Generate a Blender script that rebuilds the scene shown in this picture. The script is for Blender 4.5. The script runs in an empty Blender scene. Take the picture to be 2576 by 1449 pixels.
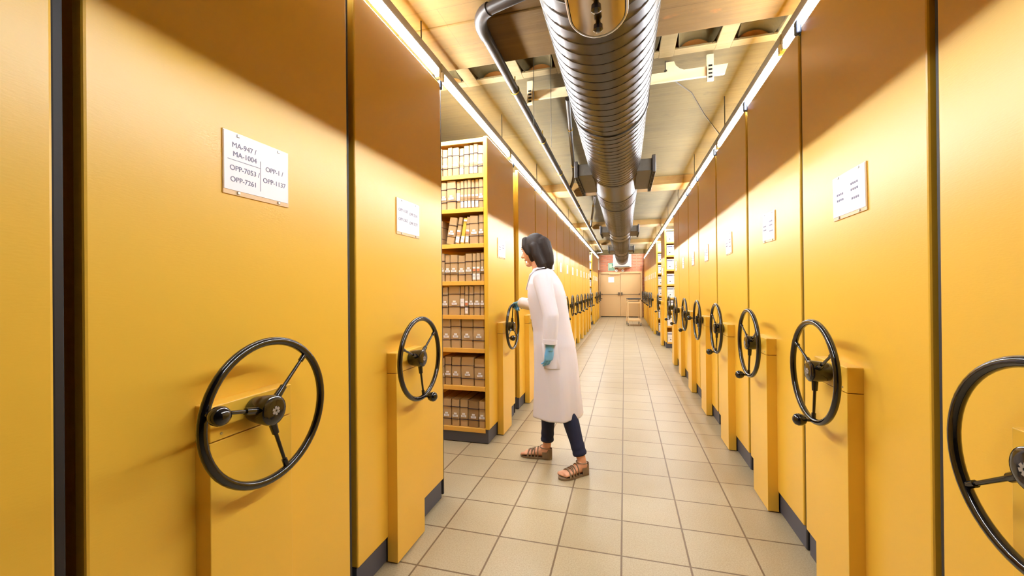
import bpy, bmesh, math, random
from mathutils import Vector, Matrix
rnd = random.Random(7)
PI = math.pi
SC = bpy.context.scene
COL = SC.collection

# ------------------------------------------------------------------ camera
YAW, PITCH, ROLL, CAMZ = 0.2702, 0.0023, -0.0094, 1.257
fw = Vector((-math.sin(YAW)*math.cos(PITCH), math.cos(YAW)*math.cos(PITCH), math.sin(PITCH)))
r0 = Vector((math.cos(YAW), math.sin(YAW), 0)); u0 = r0.cross(fw)
rt = r0*math.cos(ROLL) + u0*math.sin(ROLL); up = u0*math.cos(ROLL) - r0*math.sin(ROLL)
cd = bpy.data.cameras.new('camera'); cam = bpy.data.objects.new('camera', cd); COL.objects.link(cam)
cd.sensor_width = 36; cd.lens = 36*1021.2/2576; cd.clip_start = 0.02; cd.clip_end = 100
M = Matrix.Identity(4)
for i in range(3):
    M[i][0] = rt[i]; M[i][1] = up[i]; M[i][2] = -fw[i]
M[2][3] = CAMZ
cam.matrix_world = M
SC.camera = cam
# ------------------------------------------------------------------ world, exposure
w = bpy.data.worlds.new('world'); SC.world = w; w.use_nodes = True
w.node_tree.nodes['Background'].inputs[0].default_value = (0.02, 0.02, 0.02, 1)
w.node_tree.nodes['Background'].inputs[1].default_value = 0.2
SC.view_settings.view_transform = 'Standard'; SC.view_settings.look = 'None'
SC.view_settings.gamma = 1; SC.view_settings.use_curve_mapping = False
SC.view_settings.exposure = 1.38
TUBE_STRENGTH = 78.0
SC.cycles.max_bounces = 10; SC.cycles.diffuse_bounces = 6; SC.cycles.glossy_bounces = 4
SC.cycles.sample_clamp_indirect = 8
SC.cycles.caustics_reflective = False; SC.cycles.caustics_refractive = False

# ------------------------------------------------------------------ materials
def lin(c):
    return tuple(((x/255/12.92) if x/255 <= .04045 else ((x/255+.055)/1.055)**2.4) for x in c) + (1,)
def mat(name, rgb, rough=.5, metal=0, spec=.5, bump=0, bscale=(30, 30, 30), var=0, vscale=(3, 3, 3), coat=0, emit=0, alpha=None):
    m = bpy.data.materials.new(name); m.use_nodes = True
    nt = m.node_tree; b = nt.nodes['Principled BSDF']
    c = lin(rgb)
    b.inputs['Base Color'].default_value = c
    b.inputs['Roughness'].default_value = rough
    b.inputs['Metallic'].default_value = metal
    b.inputs['Specular IOR Level'].default_value = spec
    b.inputs['Coat Weight'].default_value = coat
    if emit:
        b.inputs['Emission Color'].default_value = c; b.inputs['Emission Strength'].default_value = emit
    tc = nt.nodes.new('ShaderNodeTexCoord')
    def noise(sc, detail=4):
        mp = nt.nodes.new('ShaderNodeMapping'); mp.inputs['Scale'].default_value = sc
        nt.links.new(tc.outputs['Object'], mp.inputs[0])
        n = nt.nodes.new('ShaderNodeTexNoise'); n.inputs['Scale'].default_value = 1; n.inputs['Detail'].default_value = detail
        nt.links.new(mp.outputs[0], n.inputs[0]); return n
    if bump:
        n = noise(bscale); bp = nt.nodes.new('ShaderNodeBump'); bp.inputs['Strength'].default_value = bump; bp.inputs['Distance'].default_value = .004
        nt.links.new(n.outputs[0], bp.inputs['Height']); nt.links.new(bp.outputs[0], b.inputs['Normal'])
    n = noise(vscale); mx = nt.nodes.new('ShaderNodeMix'); mx.data_type = 'RGBA'
    v = var if var else .03
    mx.inputs[6].default_value = tuple(x*(1-v) for x in c[:3]) + (1,)
    mx.inputs[7].default_value = tuple(min(1, x*(1+v)) for x in c[:3]) + (1,)
    nt.links.new(n.outputs[0], mx.inputs[0]); nt.links.new(mx.outputs[2], b.inputs['Base Color'])
    return m

YEL = mat('yellow_lacquer', (228, 182, 62), rough=.33, spec=.6, bump=.06, bscale=(60, 60, 260), var=.04, vscale=(1.2, 1.2, 2.5))
YELSH = mat('yellow_shelf', (230, 178, 82), rough=.45)
KICK = mat('slate_plinth', (74, 74, 84), rough=.5)
RUB = mat('black_rubber', (30, 28, 32), rough=.6)
CAP = mat('blue_grey_plastic', (58, 66, 84), rough=.35)
BLK = mat('black_bakelite', (14, 12, 15), rough=.12, spec=.6, coat=.3)
EMB = mat('worn_emblem', (150, 140, 130), rough=.5)
SCREW = mat('steel_screw', (190, 188, 182), rough=.3, metal=1)
CREAM = mat('cream_acrylic', (236, 205, 165), rough=.2)
PAPER = mat('white_paper', (238, 238, 244), rough=.4)
INK = mat('grey_ink', (132, 130, 156), rough=.7)
KRAFT = mat('kraft_paper', (182, 155, 116), rough=.75, bump=.25, bscale=(14, 14, 9), var=.12, vscale=(6, 6, 3))
KRAFT2 = mat('kraft_paper_worn', (150, 122, 84), rough=.75, bump=.4, bscale=(18, 18, 14), var=.14, vscale=(8, 8, 5))
YFOLD = mat('yellow_card', (214, 176, 62), rough=.6)
ORA = mat('orange_sticker', (226, 140, 104), rough=.6)
TIE = mat('purple_tape', (58, 42, 52), rough=.8)
TUBE = mat('lit_tube', (244, 249, 255), emit=TUBE_STRENGTH)
WHITE = mat('white_enamel', (226, 220, 210), rough=.4)
BATT = mat('grey_batten', (150, 140, 126), rough=.45)
GALV = mat('galvanised_steel', (84, 80, 78), rough=.36, metal=1, bump=.05, bscale=(40, 40, 40), var=.16, vscale=(34, 34, 34))
GALVD = mat('dull_steel', (96, 90, 82), rough=.45, metal=1, var=.2, vscale=(30, 30, 30))
HATCH = mat('brushed_hatch_steel', (176, 160, 132), rough=.2, metal=1)
BRASS = mat('brass_clip', (206, 168, 70), rough=.3, metal=1)
PIPE = mat('dark_pipe', (50, 42, 37), rough=.45, var=.1)
TRAY = mat('cream_steel', (232, 206, 162), rough=.5)
TERRA = mat('terracotta', (172, 112, 48), rough=.85, var=.15)
DOOR = mat('beige_door_paint', (214, 180, 128), rough=.38)
DOORD = mat('door_seam', (120, 92, 60), rough=.6)
HANDLE = mat('dark_handle', (84, 72, 60), rough=.35)
GREEN = mat('sign_green', (96, 150, 128), rough=.4)
SIGNP = mat('sign_pale', (188, 214, 184), rough=.4)
CART = mat('cart_cream', (226, 196, 148), rough=.4)
TYRE = mat('grey_tyre', (112, 108, 104), rough=.6)
BOXW = mat('white_box_card', (236, 234, 236), rough=.6, var=.03)
BOXL = mat('blue_grey_band', (96, 98, 128), rough=.6)
SKIN = mat('skin', (214, 158, 126), rough=.5)
HAIR = mat('dark_hair', (38, 27, 22), rough=.62, spec=.25, bump=.5, bscale=(120, 120, 10))
COAT = mat('white_cotton', (208, 204, 212), rough=.85, bump=.15, bscale=(20, 20, 6))
BUTTON = mat('pearl_button', (205, 200, 200), rough=.3)
JEAN = mat('navy_denim', (26, 32, 62), rough=.85, bump=.3, bscale=(30, 30, 24), var=.15, vscale=(20, 20, 8))
GLOVE = mat('blue_latex', (104, 168, 214), rough=.4)
BRONZE = mat('bronze_leather', (124, 102, 76), rough=.5)
EYEW = mat('eye_white', (235, 230, 225), rough=.2)
LIP = mat('lip', (178, 98, 90), rough=.4)
CUT = mat('dark_gap', (22, 16, 12), rough=.9)

def floor_mat():
    m = bpy.data.materials.new('terrazzo_tiles'); m.use_nodes = True; nt = m.node_tree; b = nt.nodes['Principled BSDF']
    N, L = nt.nodes.new, nt.links.new
    tc = N('ShaderNodeTexCoord'); mp = N('ShaderNodeMapping'); mp.inputs['Location'].default_value = (30.0254, 30-1.9709, 0)
    L(tc.outputs['Object'], mp.inputs[0])
    br = N('ShaderNodeTexBrick'); br.offset = 0; br.squash = 1
    br.inputs['Scale'].default_value = 1; br.inputs['Brick Width'].default_value = .3; br.inputs['Row Height'].default_value = .3
    br.inputs['Mortar Size'].default_value = .0055; br.inputs['Mortar Smooth'].default_value = .45
    br.inputs['Color1'].default_value = lin((180, 168, 140)); br.inputs['Color2'].default_value = lin((172, 159, 131)); br.inputs['Mortar'].default_value = lin((112, 92, 66))
    L(mp.outputs[0], br.inputs[0])
    n = N('ShaderNodeTexNoise'); n.inputs['Scale'].default_value = 160; n.inputs['Detail'].default_value = 3; L(tc.outputs['Object'], n.inputs[0])
    rp = N('ShaderNodeValToRGB'); rp.color_ramp.elements[0].position = .3; rp.color_ramp.elements[1].position = .62
    rp.color_ramp.elements[0].color = (.80, .77, .72, 1); rp.color_ramp.elements[1].color = (1, 1, 1, 1); L(n.outputs[0], rp.inputs[0])
    n2 = N('ShaderNodeTexNoise'); n2.inputs['Scale'].default_value = 1.6; n2.inputs['Detail'].default_value = 4; L(tc.outputs['Object'], n2.inputs[0])
    rp2 = N('ShaderNodeValToRGB'); rp2.color_ramp.elements[0].position = .35; rp2.color_ramp.elements[1].position = .7
    rp2.color_ramp.elements[0].color = (.90, .86, .78, 1); rp2.color_ramp.elements[1].color = (1, 1, 1, 1); L(n2.outputs[0], rp2.inputs[0])
    m1 = N('ShaderNodeMix'); m1.data_type = 'RGBA'; m1.blend_type = 'MULTIPLY'; m1.inputs[0].default_value = 1
    m2 = N('ShaderNodeMix'); m2.data_type = 'RGBA'; m2.blend_type = 'MULTIPLY'; m2.inputs[0].default_value = 1
    L(br.outputs[0], m1.inputs[6]); L(rp.outputs[0], m1.inputs[7]); L(m1.outputs[2], m2.inputs[6]); L(rp2.outputs[0], m2.inputs[7])
    L(m2.outputs[2], b.inputs['Base Color']); b.inputs['Roughness'].default_value = .4
    bp = N('ShaderNodeBump'); bp.inputs['Strength'].default_value = .3; bp.inputs['Distance'].default_value = .002; bp.invert = True
    L(br.outputs['Fac'], bp.inputs['Height']); L(bp.outputs[0], b.inputs['Normal'])
    return m
def concrete_mat(name, c1, c2, stain, grain=(1.2, 26, 26)):
    m = bpy.data.materials.new(name); m.use_nodes = True; nt = m.node_tree; b = nt.nodes['Principled BSDF']
    N, L = nt.nodes.new, nt.links.new
    tc = N('ShaderNodeTexCoord')
    def noi(sc, loc=(0, 0, 0), det=6):
        mp = N('ShaderNodeMapping'); mp.inputs['Scale'].default_value = sc; mp.inputs['Location'].default_value = loc; L(tc.outputs['Object'], mp.inputs[0])
        n = N('ShaderNodeTexNoise'); n.inputs['Scale'].default_value = 1; n.inputs['Detail'].default_value = det; n.inputs['Roughness'].default_value = .6; L(mp.outputs[0], n.inputs[0]); return n
    def ramp(src, p0, p1, a, c):
        r = N('ShaderNodeValToRGB'); r.color_ramp.elements[0].position = p0; r.color_ramp.elements[1].position = p1
        r.color_ramp.elements[0].color = a; r.color_ramp.elements[1].color = c; L(src.outputs[0], r.inputs[0]); return r
    a = ramp(noi((2.2, 2.2, 2.2)), .3, .7, lin(c1), lin(c2))
    g = ramp(noi(grain), .35, .65, (.82, .80, .76, 1), (1, 1, 1, 1))
    s = ramp(noi((3.5, 6, 6), (3, 1, 0), 8), .60, .72, (0, 0, 0, 1), (1, 1, 1, 1))
    m1 = N('ShaderNodeMix'); m1.data_type = 'RGBA'; m1.blend_type = 'MULTIPLY'; m1.inputs[0].default_value = 1
    L(a.outputs[0], m1.inputs[6]); L(g.outputs[0], m1.inputs[7])
    # board joints across the aisle
    br = N('ShaderNodeTexBrick'); br.offset = .5; br.inputs['Scale'].default_value = 1; br.inputs['Brick Width'].default_value = 1.9; br.inputs['Row Height'].default_value = .33
    br.inputs['Mortar Size'].default_value = .002; br.inputs['Mortar Smooth'].default_value = .6
    br.inputs['Color1'].default_value = (1, 1, 1, 1); br.inputs['Color2'].default_value = (.93, .93, .93, 1); br.inputs['Mortar'].default_value = (.66, .62, .56, 1)
    L(tc.outputs['Object'], br.inputs[0])
    m3 = N('ShaderNodeMix'); m3.data_type = 'RGBA'; m3.blend_type = 'MULTIPLY'; m3.inputs[0].default_value = 1
    L(m1.outputs[2], m3.inputs[6]); L(br.outputs[0], m3.inputs[7])
    m2 = N('ShaderNodeMix'); m2.data_type = 'RGBA'; L(s.outputs[0], m2.inputs[0]); L(m3.outputs[2], m2.inputs[6]); m2.inputs[7].default_value = lin(stain)
    L(m2.outputs[2], b.inputs['Base Color']); b.inputs['Roughness'].default_value = .85
    bp = N('ShaderNodeBump'); bp.inputs['Strength'].default_value = .35; bp.inputs['Distance'].default_value = .01
    L(noi(grain, (5, 0, 0)).outputs[0], bp.inputs['Height']); L(bp.outputs[0], b.inputs['Normal'])
    return m
def brick_mat():
    m = bpy.data.materials.new('red_brick'); m.use_nodes = True; nt = m.node_tree; b = nt.nodes['Principled BSDF']
    N, L = nt.nodes.new, nt.links.new
    tc = N('ShaderNodeTexCoord'); mp = N('ShaderNodeMapping'); mp.inputs['Rotation'].default_value = (PI/2, 0, 0); L(tc.outputs['Object'], mp.inputs[0])
    br = N('ShaderNodeTexBrick'); br.inputs['Scale'].default_value = 1; br.inputs['Brick Width'].default_value = .25; br.inputs['Row Height'].default_value = .065
    br.inputs['Mortar Size'].default_value = .007
    br.inputs['Color1'].default_value = lin((210, 138, 104)); br.inputs['Color2'].default_value = lin((190, 114, 84)); br.inputs['Mortar'].default_value = lin((176, 150, 128))
    L(mp.outputs[0], br.inputs[0]); L(br.outputs[0], b.inputs['Base Color']); b.inputs['Roughness'].default_value = .85
    return m
FLOOR = floor_mat()
CONC = concrete_mat('board_marked_concrete', (83, 70, 36), (97, 82, 45), (66, 53, 24))
BEAMC = concrete_mat('stained_beam_concrete', (104, 77, 28), (124, 93, 39), (152, 92, 15), grain=(1.5, 16, 16))
VAULTC = concrete_mat('pale_joist_concrete', (130, 112, 76), (144, 126, 88), (108, 90, 56))
RIBC = concrete_mat('golden_rib_concrete', (128, 98, 50), (142, 110, 60), (116, 82, 36))
BRICK = brick_mat()

# ------------------------------------------------------------------ mesh builder
class MB:
    def __init__(s): s.bm = bmesh.new()
    def box(s, x0, x1, y0, y1, z0, z1, bev=0, T=None):
        vs = [Vector((x, y, z)) for z in (z0, z1) for y in (y0, y1) for x in (x0, x1)]
        b = s.bm if not bev else bmesh.new()
        v = [b.verts.new(T @ p if T else p) for p in vs]
        for f in ((0, 2, 3, 1), (4, 5, 7, 6), (0, 1, 5, 4), (2, 6, 7, 3), (0, 4, 6, 2), (1, 3, 7, 5)):
            b.faces.new([v[i] for i in f])
        if bev:
            bmesh.ops.bevel(b, geom=b.edges[:], offset=bev, segments=2, affect='EDGES', profile=.5)
            s.merge(b)
        return s
    def merge(s, b):
        mp = {}
        for v in b.verts: mp[v] = s.bm.verts.new(v.co)
        for f in b.faces:
            try: s.bm.faces.new([mp[v] for v in f.verts])
            except ValueError: pass
        b.free()
    def rings(s, rs, cap=True, close=False):
        R = [[s.bm.verts.new(p) for p in r] for r in rs]
        n = len(R[0]); m = len(R)
        for i in range(m if close else m-1):
            a, b = R[i], R[(i+1) % m]
            for j in range(n): s.bm.faces.new((a[j], a[(j+1) % n], b[(j+1) % n], b[j]))
        if cap and not close:
            s.bm.faces.new(R[0][::-1]); s.bm.faces.new(R[-1])
        return s
    def tube(s, pts, rad, n=10, closed=False, round_ends=False, flat=None):
        pts = [Vector(p) for p in pts]; m = len(pts)
        rad = list(rad) if hasattr(rad, '__len__') else [rad]*m
        if round_ends:
            d0 = (pts[0]-pts[1]).normalized(); d1 = (pts[-1]-pts[-2]).normalized()
            P, Rr = [], []
            for t in (80, 50, 25): P.append(pts[0]+d0*rad[0]*math.sin(math.radians(t))); Rr.append(rad[0]*math.cos(math.radians(t)))
            P += pts; Rr += rad
            for t in (25, 50, 80): P.append(pts[-1]+d1*rad[-1]*math.sin(math.radians(t))); Rr.append(rad[-1]*math.cos(math.radians(t)))
            pts, rad, m = P, Rr, len(P)
        rs = []; nrm = None
        for i in range(m):
            if closed: t = pts[(i+1) % m]-pts[i-1]
            else: t = pts[min(i+1, m-1)]-pts[max(i-1, 0)]
            t.normalize()
            if nrm is None:
                nrm = t.orthogonal().normalized() if flat is None else (flat - t*flat.dot(t)).normalized()
            else:
                nrm = (nrm - t*nrm.dot(t)).normalized()
            bi = t.cross(nrm)
            rs.append([pts[i]+(nrm*math.cos(a)+bi*math.sin(a))*rad[i] for a in [2*PI*k/n for k in range(n)]])
        return s.rings(rs, True, closed)
    def lathe(s, prof, org=(0, 0, 0), axis='x', n=20):
        rs = []; o = Vector(org)
        for (h, r) in prof:
            r = max(r, 1e-4)
            ring = []
            for k in range(n):
                a = 2*PI*k/n; c, d = r*math.cos(a), r*math.sin(a)
                ring.append(o+Vector({'x': (h, c, d), 'y': (d, h, c), 'z': (c, d, h)}[axis]))
            rs.append(ring)
        return s.rings(rs)
    def ell(s, c, ax, n=16, m=10, fn=None, T=None):
        rs = []
        for i in range(m+1):
            ph = -PI/2+PI*i/m; ph = max(-PI/2+.02, min(PI/2-.02, ph))
            ring = []
            for k in range(n):
                th = 2*PI*k/n
                p = Vector((math.cos(ph)*math.cos(th)*ax[0], math.cos(ph)*math.sin(th)*ax[1], math.sin(ph)*ax[2]))
                if fn: p = fn(p)
                p = p+Vector(c)
                ring.append(T @ p if T else p)
            rs.append(ring)
        return s.rings(rs)
    def build(s, name, m, parent=None, smooth=False, rem=0, sub=0, smoothing=0):
        bmesh.ops.recalc_face_normals(s.bm, faces=s.bm.faces[:])
        me = bpy.data.meshes.new(name); s.bm.to_mesh(me); s.bm.free()
        me.materials.append(m)
        o = bpy.data.objects.new(name, me); COL.objects.link(o)
        if rem:
            md = o.modifiers.new('r', 'REMESH'); md.mode = 'VOXEL'; md.voxel_size = rem
            if smoothing:
                ms = o.modifiers.new('s', 'SMOOTH'); ms.factor = .5; ms.iterations = smoothing
            dg = bpy.context.evaluated_depsgraph_get(); dg.update()
            me2 = bpy.data.meshes.new_from_object(o.evaluated_get(dg)); o.modifiers.clear(); o.data = me2
            me2.materials.clear(); me2.materials.append(m); bpy.data.meshes.remove(me); me = me2; me.name = name
        if smooth or rem:
            for p in me.polygons: p.use_smooth = True
            if not rem and hasattr(me, 'set_sharp_from_angle'): me.set_sharp_from_angle(angle=math.radians(40))
        if parent: o.parent = parent
        return o
def empty(name, loc, rz=0):
    o = bpy.data.objects.new(name, None); o.empty_display_size = .05; COL.objects.link(o)
    o.location = loc; o.rotation_euler = (0, 0, rz); return o
def tag(o, label, cat, group=None):
    o['label'] = label; o['category'] = cat
    if group: o['group'] = group
    return o
def struct(o): o['kind'] = 'structure'; return o
def copy_tree(o, parent=None):
    c = o.copy(); COL.objects.link(c)
    if parent: c.parent = parent
    for ch in list(o.children): copy_tree(ch, c)
    return c
def text_mesh(name, lines, m, parent, T, size):
    # lines: list of (string, x, y) in the local plane; T maps the plane to parent space
    bm = bmesh.new()
    for (st, x, y) in lines:
        cu = bpy.data.curves.new('t', 'FONT'); cu.body = st; cu.size = size; cu.align_x = 'CENTER'; cu.extrude = .0004
        to = bpy.data.objects.new('t', cu); COL.objects.link(to)
        dg = bpy.context.evaluated_depsgraph_get(); dg.update()
        me = bpy.data.meshes.new_from_object(to.evaluated_get(dg))
        me.transform(T @ Matrix.Translation((x, y, 0)))
        bm.from_mesh(me); bpy.data.objects.remove(to); bpy.data.curves.remove(cu); bpy.data.meshes.remove(me)
    me = bpy.data.meshes.new(name); bm.to_mesh(me); bm.free(); me.materials.append(m)
    o = bpy.data.objects.new(name, me); COL.objects.link(o); o.parent = parent; return o
ORD = ['first', 'second', 'third', 'fourth', 'fifth', 'sixth', 'seventh', 'eighth', 'ninth', 'tenth', 'eleventh', 'twelfth', 'thirteenth', 'fourteenth', 'fifteenth', 'sixteenth']

# ------------------------------------------------------------------ setting
XL, XR = -1.06, 0.81
WX0, WX1, WY0, WY1 = -4.6, 4.4, -3.0, 18.1
struct(MB().box(WX0, WX1, WY0, WY1, -.1, 0).build('floor', FLOOR))
ceil = struct(MB().box(WX0, WX1, 3.02, WY1, 2.87, 3.15).box(WX0, WX1, WY0, .7, 2.87, 3.15).box(WX0, WX1, .7, 3.02, 3.15, 3.2).build('ceiling', CONC))
MB().box(WX0, WX1, .7, 2.11, 2.752, 3.15).box(WX0, WX1, 2.11, 2.56, 2.745, 3.15, .01).build('beam', BEAMC, ceil)
for y in (6.25, 10.1, 14.05):
    MB().box(WX0, WX1, y, y+.42, 2.752, 2.90, .006).build('beam', RIBC, ceil)
MB().box(WX0, WX1, WY1-.24, WY1, 2.70, 2.90).build('beam', CONC, ceil)
jx = [.295+.357*i for i in range(-13, 12)]
for i, x in enumerate(jx):
    MB().box(x-.05, x+.05, 2.56, 3.03, 2.868, 3.15, .004).build('joist', VAULTC, ceil)
for i in range(len(jx)-1):
    a, b = jx[i]+.05, jx[i+1]-.05; c = (a+b)/2; r = (b-a)/2
    arc = [(c-r*math.cos(t), 2.872+.15*math.sin(t)) for t in [PI*k/14 for k in range(15)]]
    rs = []
    for y, kw, kh in ((2.56, 1, 1.25), (2.76, .98, .95), (2.90, .86, .62), (2.98, .74, .42)):
        rs.append([Vector((c+(x-c)*kw, y, 2.872+(z-2.872)*kh)) for x, z in arc]+[Vector((b, y, 3.14)), Vector((a, y, 3.14))])
    MB().rings(rs).build('hollow_vault', CONC, ceil, smooth=True)
    MB().box(a, b, 2.985, 3.02, 2.881, 3.14).build('infill_tile', TERRA, ceil)
    MB().box(a, b, 2.945, 3.02, 2.868, 2.880).build('edge_band', VAULTC, ceil)
struct(MB().box(WX0-.1, WX0, WY0, WY1, 0, 3.15).build('wall_left', CONC))
struct(MB().box(WX1, WX1+.1, WY0, WY1, 0, 3.15).build('wall_right', CONC))
struct(MB().box(WX0, WX1, WY0-.1, WY0, 0, 3.15).build('wall_near', CONC))
DX0, DX1, DH = -1.0, .66, 1.87
struct(MB().box(WX0, DX0-.07, WY1, WY1+.2, 0, 3.15).box(DX1+.07, WX1, WY1, WY1+.2, 0, 3.15).box(DX0-.07, DX1+.07, WY1, WY1+.2, DH+.08, 3.15).build('wall_far', BRICK))
struct(MB().box(-1.15, -1.05, WY1-.05, WY1+.01, 2.05, 2.62).build('trim_1', WHITE))
dr = struct(empty('door_1', ((DX0+DX1)/2, WY1, 0)))
dw = (DX1-DX0)/2
MB().box(-dw-.07, dw+.07, -.06, .14, DH, DH+.085, .004).box(-dw-.07, -dw, -.06, .14, 0, DH).box(dw, dw+.07, -.06, .14, 0, DH).build('door_frame', DOOR, dr)
for sgn in (-1, 1):
    x0, x1 = (-dw+.004, -.004) if sgn < 0 else (.004, dw-.004)
    lf = MB().box(x0, x1, .0, .05, .03, DH-.006, .003).build('door_leaf', DOOR, dr)
    MB().tube([(x0+.04, -.06, .985), (x1-.04, -.06, .985)], .011).build('push_bar', HANDLE, lf)
    hx = -.06 if sgn < 0 else .06
    MB().box(hx-.028, hx+.028, -.075, .0, .94, 1.07, .006).build('bar_latch', HANDLE, lf)
    ex = x0+.05 if sgn < 0 else x1-.05
    MB().box(ex-.02, ex+.02, -.07, .0, .955, 1.015, .005).build('bar_hinge', HANDLE, lf)
nt_ = MB().box(-.5, -.26, -.006, -.001, 1.50, 1.73).build('notice', PAPER, dr)
MB().box(-.47, -.02, -.09, -.06, DH-.03, DH+.005, .004).build('door_closer', CART, dr)
struct(MB().box(DX0-.4, DX1+.4, WY1+.25, WY1+.3, 0, 2.0).build('wall_beyond', WHITE))

# exit sign
ex = tag(MB().box(-.14, .14, -.02, 0, -.17, .17, .004).build('exit_sign', SIGNP), 'green and white exit sign on the brick wall above the double door', 'sign')
ex.location = (-.535, WY1, 2.17)
MB().box(-.118, .118, -.024, -.02, -.06, .15).build('sign_panel', GREEN, ex)
MB().box(-.10, .02, -.026, -.0235, -.04, .13).build('doorway_symbol', SIGNP, ex)
mb = MB(); mb.tube([(.0, -.026, .05), (.03, -.026, .0), (-.01, -.026, -.045)], .012, 6, round_ends=True); mb.tube([(.0, -.026, .05), (.05, -.026, .02), (.07, -.026, -.045)], .012, 6, round_ends=True)
mb.ell((-.015, -.026, .1), (.02, .004, .02)); mb.tube([(-.01, -.026, .075), (-.05, -.026, .04)], .009, 6, round_ends=True)
mb.build('running_figure', SIGNP, ex)
MB().box(-.118, .118, -.024, -.02, -.155, -.075).build('sign_panel', GREEN, ex)
text_mesh('lettering', [('SALIDA', 0, 0)], SIGNP, ex, Matrix.Translation((0, -.0255, -.135)) @ Matrix.Rotation(PI/2, 4, 'X'), .06)
# emergency lamps
em = tag(MB().box(-.13, .13, -.03, 0, -.05, .05, .008).build('emergency_light', WHITE), 'white emergency light box centred over the double door lintel', 'light')
em.location = (-.12, WY1, 2.115)
for i, x in enumerate((-.32, -.06)):
    s = tag(MB().lathe([(0, .04), (-.03, .055), (-.07, .06), (-.10, .045), (-.115, .01)], axis='y').build('detector', WHITE, smooth=True),
            ['round white detector left of the emergency light above the door', 'round white detector just under the emergency light above the door'][i], 'detector')
    s.location = (x, WY1, 1.995)
    MB().lathe([(-.112, .018), (-.122, .012)], axis='y').build('lens', CAP, s)

# ------------------------------------------------------------------ shelving units
WHEEL = {}
def handwheel(unit, py, phi):
    """rim plane at local x=.105, centred at (py, .925)"""
    h = MB().tube([(.105, .192*math.cos(2*PI*k/56), .192*math.sin(2*PI*k/56)) for k in range(56)], .0115, 12, closed=True).build('handwheel', BLK, unit, smooth=True) if 'rim' not in WHEEL else None
    if h is None:
        h = WHEEL['rim'].copy(); COL.objects.link(h); h.parent = unit
        for ch in WHEEL['rim'].children:
            c = ch.copy(); COL.objects.link(c); c.parent = h
    else:
        WHEEL['rim'] = h
        MB().lathe([(.049, .030), (.052, .034), (.06, .036), (.075, .039), (.11, .042), (.118, .040), (.122, .034), (.1235, .026), (.1235, 0)], n=28).build('hub', BLK, h, smooth=True)
        e = MB()
        for k in range(6):
            a = PI/3*k+.3
            e.box(-.0012, .0006, -.0035, .0035, .003, .012, T=Matrix.Translation((.124, 0, 0)) @ Matrix.Rotation(a, 4, 'X'))
        e.build('hub_emblem', EMB, h)
        for k in range(3):
            a = 2*PI*k/3; d = Vector((0, math.cos(a), math.sin(a)))
            P = [Vector((.098, 0, 0))+d*.036, Vector((.099, 0, 0))+d*.075, Vector((.099, 0, 0))+d*.0755, Vector((.103, 0, 0))+d*.162, Vector((.103, 0, 0))+d*.1625, Vector((.104, 0, 0))+d*.188]
            MB().tube(P, [.0115, .0095, .0055, .0048, .0078, .0078], 10).build('spoke', BLK, h, smooth=True)
        MB().lathe([(.105, .006), (.128, .006), (.129, .010), (.134, .017), (.145, .0225), (.158, .0235), (.168, .019), (.174, .010), (.176, .001)], (0, .192, 0), n=18).build('crank_knob', BLK, h, smooth=True)
    h.location = (0, py, .925); h.rotation_euler = (phi, 0, 0)
    return h
def card(unit, cy, text=None, w=.225, h=.178, zc=1.618, tilt=0, marks=0):
    T = Matrix.Translation((0, cy, zc)) @ Matrix.Rotation(tilt, 4, 'X')
    c = MB().box(.0, .004, -w/2, w/2, -h/2, h/2, .0012, T).build('label_holder', CREAM, unit)
    MB().box(.0035, .0055, -w/2+.002, w/2-.004, -h/2+.013, h/2-.004, T=T).build('paper', PAPER, c)
    for sx in (-.3, .32):
        for sz in (-.46, .45):
            MB().box(.004, .008, sx*w-.004, sx*w+.004, sz*h-.004, sz*h+.004, .001, T).build('clip', SCREW, c)
    P = T @ Matrix.Translation((.0058, 0, 0)) @ Matrix.Rotation(PI/2, 4, 'X')  # plane x->y after rotation below
    P = T @ Matrix(((0, 0, 1, .0058), (1, 0, 0, 0), (0, 1, 0, 0), (0, 0, 0, 1)))
    if text: text_mesh('lettering', text, INK, c, P, .0205)
    if text or marks:
        b = MB()
        if text and len(text) > 4:
            b.box(.0055, .0062, -.1, .005, .0085, .0097, T=T).box(.0055, .0062, .0045, .0055, -.06, .03, T=T)
        if marks:
            for (my, mz) in ((-.055, .01), (-.055, -.012), (.045, .03), (.045, .008), (.05, -.025))[:marks]:
                for q in range(4): b.box(.0055, .0062, my-.026+q*.013, my-.018+q*.013, mz-.004, mz+.004, T=T)
        b.build('ruling', INK, c)
SHZ = [.121, .459, .77, 1.044, 1.323, 1.63, 1.921, 2.2]
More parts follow.
